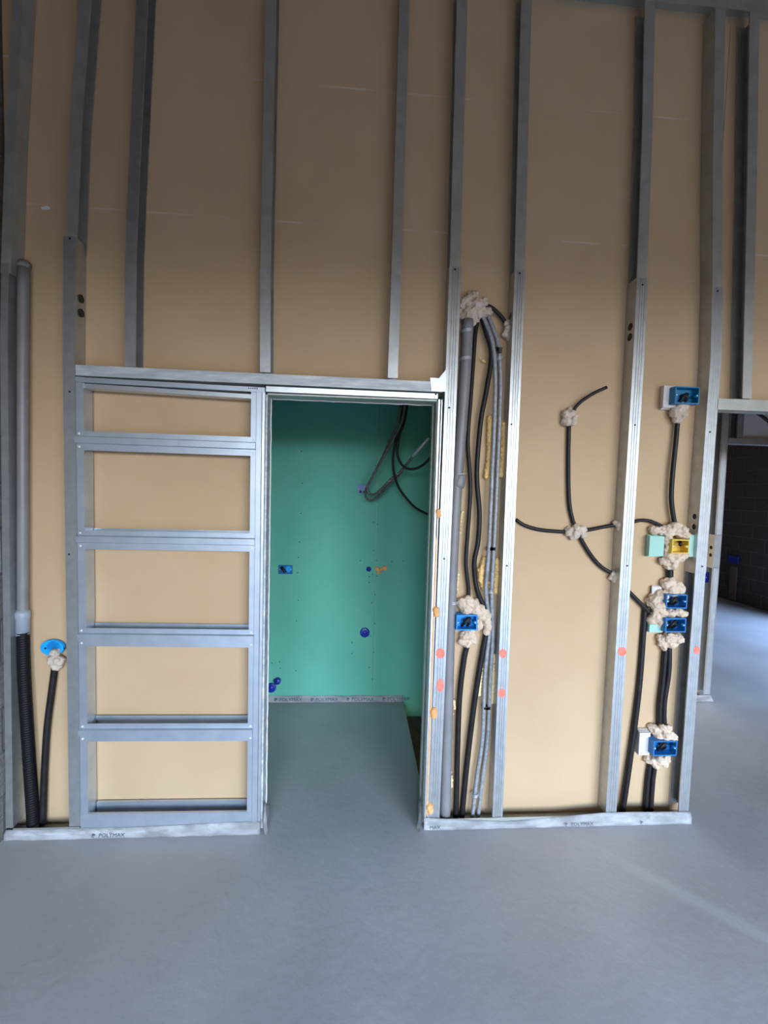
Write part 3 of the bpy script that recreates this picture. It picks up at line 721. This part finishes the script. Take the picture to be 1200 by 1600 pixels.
# ------------------------------------------------------------------ socket boxes
def socket_box(name, rect, label, m, Y=-.002, depth=.045, wires=True, cells=1):
    """open box: rim, four walls, back, two screw lugs, cable ends inside"""
    x0, y0, x1, y1 = rect
    a, b = at((x0+x1)/2-(x1-x0)/2, (y0+y1)/2, Y), at((x0+x1)/2+(x1-x0)/2, (y0+y1)/2, Y)
    zt, zb = at((x0+x1)/2, y0, Y).z, at((x0+x1)/2, y1, Y).z
    X0, X1 = a.x, b.x; w = .0055
    t = thing(name, ((X0+X1)/2, Y+depth, zb), label, 'socket box')
    bm = bmesh.new()
    box(bm, X0, X0+w, Y, Y+depth, zb, zt); box(bm, X1-w, X1, Y, Y+depth, zb, zt)
    box(bm, X0+w, X1-w, Y, Y+depth, zt-w, zt); box(bm, X0+w, X1-w, Y, Y+depth, zb, zb+w)
    box(bm, X0+w, X1-w, Y+depth-.003, Y+depth, zb+w, zt-w)
    obj('box_body', bm, M[m], t)
    zc = (zt+zb)/2
    for s, X in ((1, X0+w), (-1, X1-w)):
        bm = bmesh.new(); cyl(bm, (X+s*.004, Y+.03, zc), (0, -1, 0), .0068, .028, 12); lug = obj('screw_lug', bm, M[m], t, True)
        bm = bmesh.new(); cyl(bm, (X+s*.004, Y+.0022, zc), (0, -1, 0), .0030, .0012, 8); obj('lug_insert', bm, M['white'], lug)
    if wires:
        bm = bmesh.new()
        xm = (X0+X1)/2
        tube(bm, spline([Vector((xm-.012, Y+depth-.006, zb+w+.002)), Vector((xm-.004, Y+.022, zc-.006)), Vector((xm+.012, Y+.024, zc+.010)), Vector((xm+.024, Y+.03, zc+.012))], 5), .0075, 8)
        tube(bm, spline([Vector((xm+.014, Y+depth-.006, zb+w+.002)), Vector((xm+.018, Y+.022, zc-.004)), Vector((xm-.010, Y+.028, zc+.004))], 5), .0065, 8)
        obj('cable_end', bm, M['black'], t, True)
    return t
def offcut(parent, rect, Y0, Y1, m, name='board_offcut', tilt=0):
    x0, y0, x1, y1 = rect; p = at(x0, (y0+y1)/2, Y0); q = at(x1, (y0+y1)/2, Y0)
    zt, zb = at((x0+x1)/2, y0, Y0).z, at((x0+x1)/2, y1, Y0).z
    n = 3
    for k in range(n):
        ya = Y0+(Y1-Y0)*k/n; dx = .004*(k-1)
        o = boxo(name, p.x+dx, q.x+dx*.4, ya, ya+(Y1-Y0)/n-.0012, zb-.003*k, zt+.002*k, M[m], parent)
sb = socket_box('socket_box', (713, 961, 746, 985), 'bright blue socket box between the grey pipe and the conduits', 'blue_bright', .004, .05)
lump('plaster_surround', [(722, 942, 9, .05), (732, 940, 9, .045), (740, 945, 10, .045), (750, 950, 9, .05), (728, 951, 9, .042), (742, 954, 8, .042), (752, 962, 8, .05), (757, 956, 6, .045), (725, 993, 8, .05), (735, 990, 8, .045), (722, 1003, 6, .055), (730, 1006, 7, .05), (738, 998, 7, .055), (748, 976, 8, .058)],
     31, M['plaster'], parent=sb, amp=.008)
lump('plaster_dab', [(762, 962, 6, .048), (761, 972, 7, .045), (763, 981, 6.5, .045), (760, 987, 6, .05)], 32, M['plaster'], 'plaster dab gripping the conduits beside the bright blue box', 'plaster', amp=.005)
# --- column of boxes at the right
tb_ = socket_box('socket_box', (1055, 604, 1093, 631), 'petrol blue socket box at the top of the right column', 'blue_teal', -.004, .04)
offcut(tb_, (1038, 603, 1078, 637), .034, .07, 'offcut_white')
lump('plaster_collar', [(1064, 636, 8, .03), (1056, 645, 9, .04), (1065, 647, 8, .035), (1058, 655, 7, .045), (1072, 634, 5, .03)], 33, M['plaster_grey'], parent=tb_, amp=.007)
yb = socket_box('socket_box', (1050, 843, 1077, 865), 'yellow socket box buried in plaster, only yellow one', 'yellow', .0, .05, False)
bm = bmesh.new(); c = at(1063, 849, .03); tube(bm, [at(1063, 846, .034), at(1063, 848, .02), at(1063, 852, .012)], .0075, 10); obj('cable_end', bm, M['black'], yb, True)
offcut(yb, (1016, 838, 1038, 869), .03, .07, 'offcut_green')
offcut(yb, (1078, 836, 1090, 870), .02, .06, 'offcut_green')
lump('plaster_surround', [(1022, 828, 7, .05), (1032, 828, 8, .05), (1044, 830, 10, .04), (1054, 826, 10, .035), (1064, 830, 10, .03), (1070, 836, 7, .03), (1044, 844, 7, .035), (1042, 856, 7, .04), (1044, 868, 8, .04), (1052, 872, 9, .035), (1064, 870, 7, .03), (1072, 869, 5, .03), (1038, 876, 8, .05), (1050, 882, 8, .045), (1046, 886, 6, .05)],
     34, M['plaster'], parent=yb, amp=.009)
b1 = socket_box('socket_box', (1041, 929, 1074, 951), 'upper of the two blue socket boxes stacked below the yellow one', 'blue', -.002, .05)
b2 = socket_box('socket_box', (1040, 966, 1072, 988), 'lower of the two blue socket boxes stacked below the yellow one', 'blue', -.002, .05)
lump('plaster_surround', [(1046, 910, 9, .05), (1058, 916, 9, .04), (1040, 912, 8, .05), (1050, 922, 9, .035), (1064, 923, 6, .03), (1034, 930, 9, .04), (1022, 936, 9, .045), (1026, 946, 10, .04), (1014, 940, 6, .055), (1033, 946, 8, .03), (1034, 958, 8, .03), (1048, 958, 7, .02), (1062, 958, 7, .02), (1069, 958, 5, .02), (1024, 962, 9, .04), (1018, 968, 8, .05), (1032, 972, 7, .035), (1028, 976, 6, .045)],
     35, M['plaster'], parent=b1, amp=.009)
lump('plaster_collar', [(1034, 998, 7, .05), (1046, 996, 9, .035), (1058, 997, 8, .03), (1064, 1000, 5, .03), (1036, 1006, 7, .05), (1048, 1006, 7, .04), (1036, 1012, 4, .05), (1056, 1006, 5, .035)], 36, M['plaster'], parent=b2, amp=.009)
offcut(b2, (1016, 976, 1036, 988), .03, .07, 'offcut_green')
offcut(b1, (1020, 917, 1034, 930), .05, .07, 'offcut_white')
b3 = socket_box('socket_box', (1021, 1158, 1058, 1181), 'lowest blue socket box of the right column, near the floor', 'blue', -.006, .045)
offcut(b3, (1000, 1145, 1016, 1180), .03, .07, 'offcut_white')
lump('plaster_collar', [(1022, 1140, 7, .05), (1030, 1145, 8, .04), (1036, 1136, 5, .03), (1044, 1136, 5, .025), (1040, 1148, 9, .025), (1050, 1150, 7, .02), (1018, 1136, 5, .055), (1054, 1154, 5, .02), (1028, 1153, 6, .03)], 37, M['plaster'], parent=b3, amp=.007)
lump('plaster_collar', [(1012, 1186, 6, .055), (1020, 1188, 7, .045), (1030, 1188, 7, .03), (1038, 1192, 6, .03), (1042, 1186, 6, .025), (1024, 1196, 5, .04)], 38, M['plaster'], parent=b3, amp=.006)
cable('cable', [(1059, 655, .048), (1056, 690, .046), (1051, 740, .044), (1049, 780, .044), (1053, 812, .044), (1056, 824, .046)], .0108, M['black'], 'black conduit joining the top petrol blue box to the yellow box', 'cable')
cable('cable', [(985, 817, .055), (1000, 813, .052), (1015, 814, .05), (1030, 820, .048), (1042, 828, .05)], .0085, M['black'], 'thin black cable arching into the plaster over the yellow box', 'cable')
cable('cable', [(1045, 880, .048), (1047, 895, .048), (1046, 912, .05)], .0145, M['black'], 'short black conduit between the yellow box and the blue pair', 'cable')
cable('cable', [(978, 920, .058), (990, 932, .055), (1003, 945, .052), (1015, 958, .05)], .0105, M['black'], 'black cable slanting from behind the stud into the blue pair plaster', 'cable')
cable('cable', [(1008, 946, .060), (1005, 990, .060), (998, 1080, .056), (984, 1190, .05), (971, 1278, .045)], .0135, M['black'], 'long black conduit running free to the floor left of the lowest box', 'cable')
cable('cable', [(1040, 1010, .052), (1036, 1060, .05), (1031, 1105, .05), (1031, 1135, .05)], .0125, M['black'], 'left one of the two black conduits from blue pair to lowest box', 'cable')
cable('cable', [(1046, 1008, .044), (1045, 1050, .042), (1038, 1100, .042), (1038, 1138, .042)], .0115, M['black'], 'right one of the two black conduits from blue pair to lowest box', 'cable')
cable('cable', [(1016, 1190, .058), (1012, 1220, .056), (1008, 1278, .05)], .0115, M['black'], 'left black conduit leaving the lowest blue box for the floor', 'cable')
cable('cable', [(1024, 1192, .052), (1020, 1220, .05), (1016, 1278, .045)], .0115, M['black'], 'right black conduit leaving the lowest blue box for the floor', 'cable')

# --- crossing cables on the wide panel
cable('cable', [(948, 605, .02), (925, 616, .03), (903, 632, .045), (892, 650, .055)], .0078, M['black'], 'free black cable end sticking out above the upper plaster dab', 'cable')
cable('cable', [(889, 662, .058), (888, 720, .058), (889, 780, .058), (894, 810, .058), (902, 830, .055)], .0095, M['black'], 'black conduit running straight down the wide panel between two plaster dabs', 'cable')
cable('cable', [(806, 812, .064), (820, 821, .06), (845, 828, .058), (880, 831, .056), (900, 832, .055)], .009, M['black'], 'black cable leaving the board at left and drooping into the middle plaster dab', 'cable')
cable('cable', [(902, 831, .055), (925, 827, .056), (945, 823, .056), (962, 820, .05)], .009, M['black'], 'short level black cable from the middle plaster dab to the stud', 'cable')
cable('cable', [(904, 834, .056), (912, 850, .056), (925, 870, .056), (940, 886, .055), (960, 898, .05)], .0095, M['black'], 'black conduit curving down right from the middle plaster dab to the stud', 'cable')
lump('plaster_dab', [(884, 648, 7, .05), (892, 646, 6, .048), (885, 658, 8, .052), (894, 658, 8, .05), (890, 640, 4, .055), (899, 652, 4, .05)], 41, M['plaster_grey'], 'upper plaster dab on the wide panel under the free cable end', 'plaster', amp=.008)
lump('plaster_dab', [(888, 830, 7, .058), (898, 834, 8, .048), (908, 828, 8, .05), (900, 824, 6, .05), (912, 836, 6, .056), (896, 838, 6, .05)], 42, M['plaster_grey'], 'middle plaster dab where the black cables cross on the wide panel', 'plaster', amp=.008)
lump('plaster_dab', [(963, 818, 5, .045), (967, 820, 6, .035), (968, 826, 5, .035)], 43, M['plaster_grey'], 'plaster dab on the stud at the level cable end', 'plaster', amp=.005)
lump('plaster_dab', [(958, 898, 5, .05), (962, 902, 6, .04), (960, 908, 4, .045), (955, 903, 4, .055)], 44, M['plaster_grey'], 'plaster dab low on the stud at the curving cable end', 'plaster', amp=.005)

# ------------------------------------------------------------------ closet: hanging conduits, boxes, caps
k1 = cable('conduit', [(640, 600, .75), (632, 640, .78), (615, 685, .85), (595, 720, .92), (580, 748, .98), (574, 762, 1.0), (578, 772, 1.0), (590, 770, .98), (612, 748, .95), (625, 738, .93), (648, 710, .88), (668, 687, .82)], .0095, M['conduit_dark'], 'grey conduit loop hanging in the closet with a silver tip', 'conduit', ceil=2.622)
k2 = cable('conduit', [(634, 600, .80), (624, 645, .82), (608, 690, .90), (590, 730, .98), (574, 760, 1.05), (571, 775, 1.07), (578, 782, 1.07), (590, 776, 1.04), (608, 757, .98), (628, 737, .955)], .0080, M['conduit_dark'], 'second grey conduit loop hanging behind the silver-tipped one', 'conduit', ceil=2.622)
bm = bmesh.new(); tube(bm, [at(645, 713.5, .885), at(657, 699.5, .853), at(669, 685.5, .818), at(670.5, 684, .814)], .0125, 10, lambda i: (.0118, .0125, .0125, .006)[i]); obj('silver_tip', bm, M['conduit_tip'], k1, True)
ties(k1, ((622, 741, .94), (609, 752, .95)), .013, M['wire'], 2, .004, .0014)
cable('cable', [(642, 600, .85), (628, 650, .88), (618, 690, .90), (614, 725, .92), (620, 755, .94), (636, 780, .96), (655, 797, .97), (690, 812, .98)], .0085, M['black'], 'black cable hanging in the closet and sweeping low to the right', 'cable', ceil=2.622)
cable('cable', [(646, 600, .80), (634, 645, .83), (624, 680, .85), (621, 710, .87), (632, 730, .88), (650, 732, .88), (668, 720, .88), (684, 695, .86)], .0088, M['black'], 'black cable loop hanging in the closet, shorter upper one', 'cable', ceil=2.622)
fb = socket_box('flush_box', (435, 883, 457, 897), 'blue flush box in the green closet wall at left', 'blue', YC-.006, .005, False)
bm = bmesh.new(); p = at(446, 890, YC-.0075)
tube(bm, spline([p+Vector((-.03, 0, .018)), p+Vector((-.012, -.006, 0)), p+Vector((.0, -.004, -.02))], 5), .012, 8); obj('cable_end', bm, M['black'], fb, True)
bm = bmesh.new(); cyl(bm, at(451, 889, YC-.0012), (0, -1, 0), .022, .003, 18); obj('round_cover', bm, M['blue_light'], fb)
fb2 = socket_box('flush_box', (558, 757, 573, 771), 'small blue flush box behind the hanging conduit loops', 'blue', YC-.012, .011, True)
def cap(px, py, r, m, label, cat='cap', h=.012):
    t = thing('pipe_cap', at(px, py, YC), label, cat)
    bm = bmesh.new(); c = at(px, py, YC); tube(bm, [c, c+Vector((0, -h*.8, 0)), c+Vector((0, -h, 0))], r, 24, lambda i: (r, r, r*.86)[i]); obj('cap_disc', bm, M[m], t, True)
    bm = bmesh.new(); tube(bm, [c+Vector((0, -h, 0)), c+Vector((0, -h-.004, 0))], r*.5, 16, lambda i: (r*.5, r*.44)[i]); obj('cap_boss', bm, M[m], t, True)
    return t
cap(570, 988, .036, 'blue_navy', 'navy blue round pipe cap alone in the middle of the green wall')
cap(424, 1074, .036, 'blue_navy', 'larger navy blue cap low at the left of the green wall')
cap(434, 1063, .024, 'blue_navy', 'smaller blue cap at the upper right of the low cap cluster', h=.03)
cap(415, 1063, .024, 'red', 'dull red cap at the left of the low cap cluster', h=.03)
cap(576, 889, .018, 'blue_navy', 'small dark purple plug beside the patched hole', h=.018)
lump('plaster_patch', [(589, 888, 4, YC), (592, 893, 4, YC), (602, 888, 4, YC), (597, 889, 3, YC)], 51, M['foam_orange'], 'ochre and white patched pipe hole in the green wall', 'plaster', amp=.008, ymax=YC+.0005)
# --- far room: plastered chase with a blue box in the block wall
def wall_x(px, py, X):
    d = (px-600)/FOC*RGT + (800-py)/FOC*UPV + FWD
    return CAM + d*((X-CAM.x)/d.x)
fx = XR-.012
wbx = thing('wall_box', wall_x(1147, 874, fx), 'small blue box on a grey plaster chase in the far block wall', 'socket box')
p, q = wall_x(1140, 867, fx), wall_x(1155, 881, fx)
boxo('box_body', fx-.02, fx, min(p.y, q.y), max(p.y, q.y), q.z, p.z, M['blue_navy'], wbx, .004)
p, q = wall_x(1142, 884, fx), wall_x(1150, 930, fx)
boxo('plaster_chase', fx-.012, fx+.004, min(p.y, q.y), max(p.y, q.y), .03, p.z, M['render'], wbx, .004)
bw = thing('flush_box', at(1104, 908, YC+.07), 'tiny blue flush box seen past the end stud on the deeper partition', 'socket box')
p, q = at(1101, 894, YC+.064), at(1107, 910, YC+.064); boxo('box_body', p.x, q.x, YC+.058, YC+.0698, q.z, p.z, M['blue_navy'], bw, .003)
boxo('box_lug', p.x+.008, p.x+.014, YC+.0565, YC+.0575, (p.z+q.z)/2-.003, (p.z+q.z)/2+.003, M['white'], bw)
# --- right-hand opening: hanging cable
cable('cable', [(1160, 632, 1.0), (1175, 641, 1.0), (1190, 650, 1.0), (1206, 664, 1.0), (1225, 690, 1.0)], .011, M['black'], 'dark cable drooping over the far header at the right edge', 'cable')
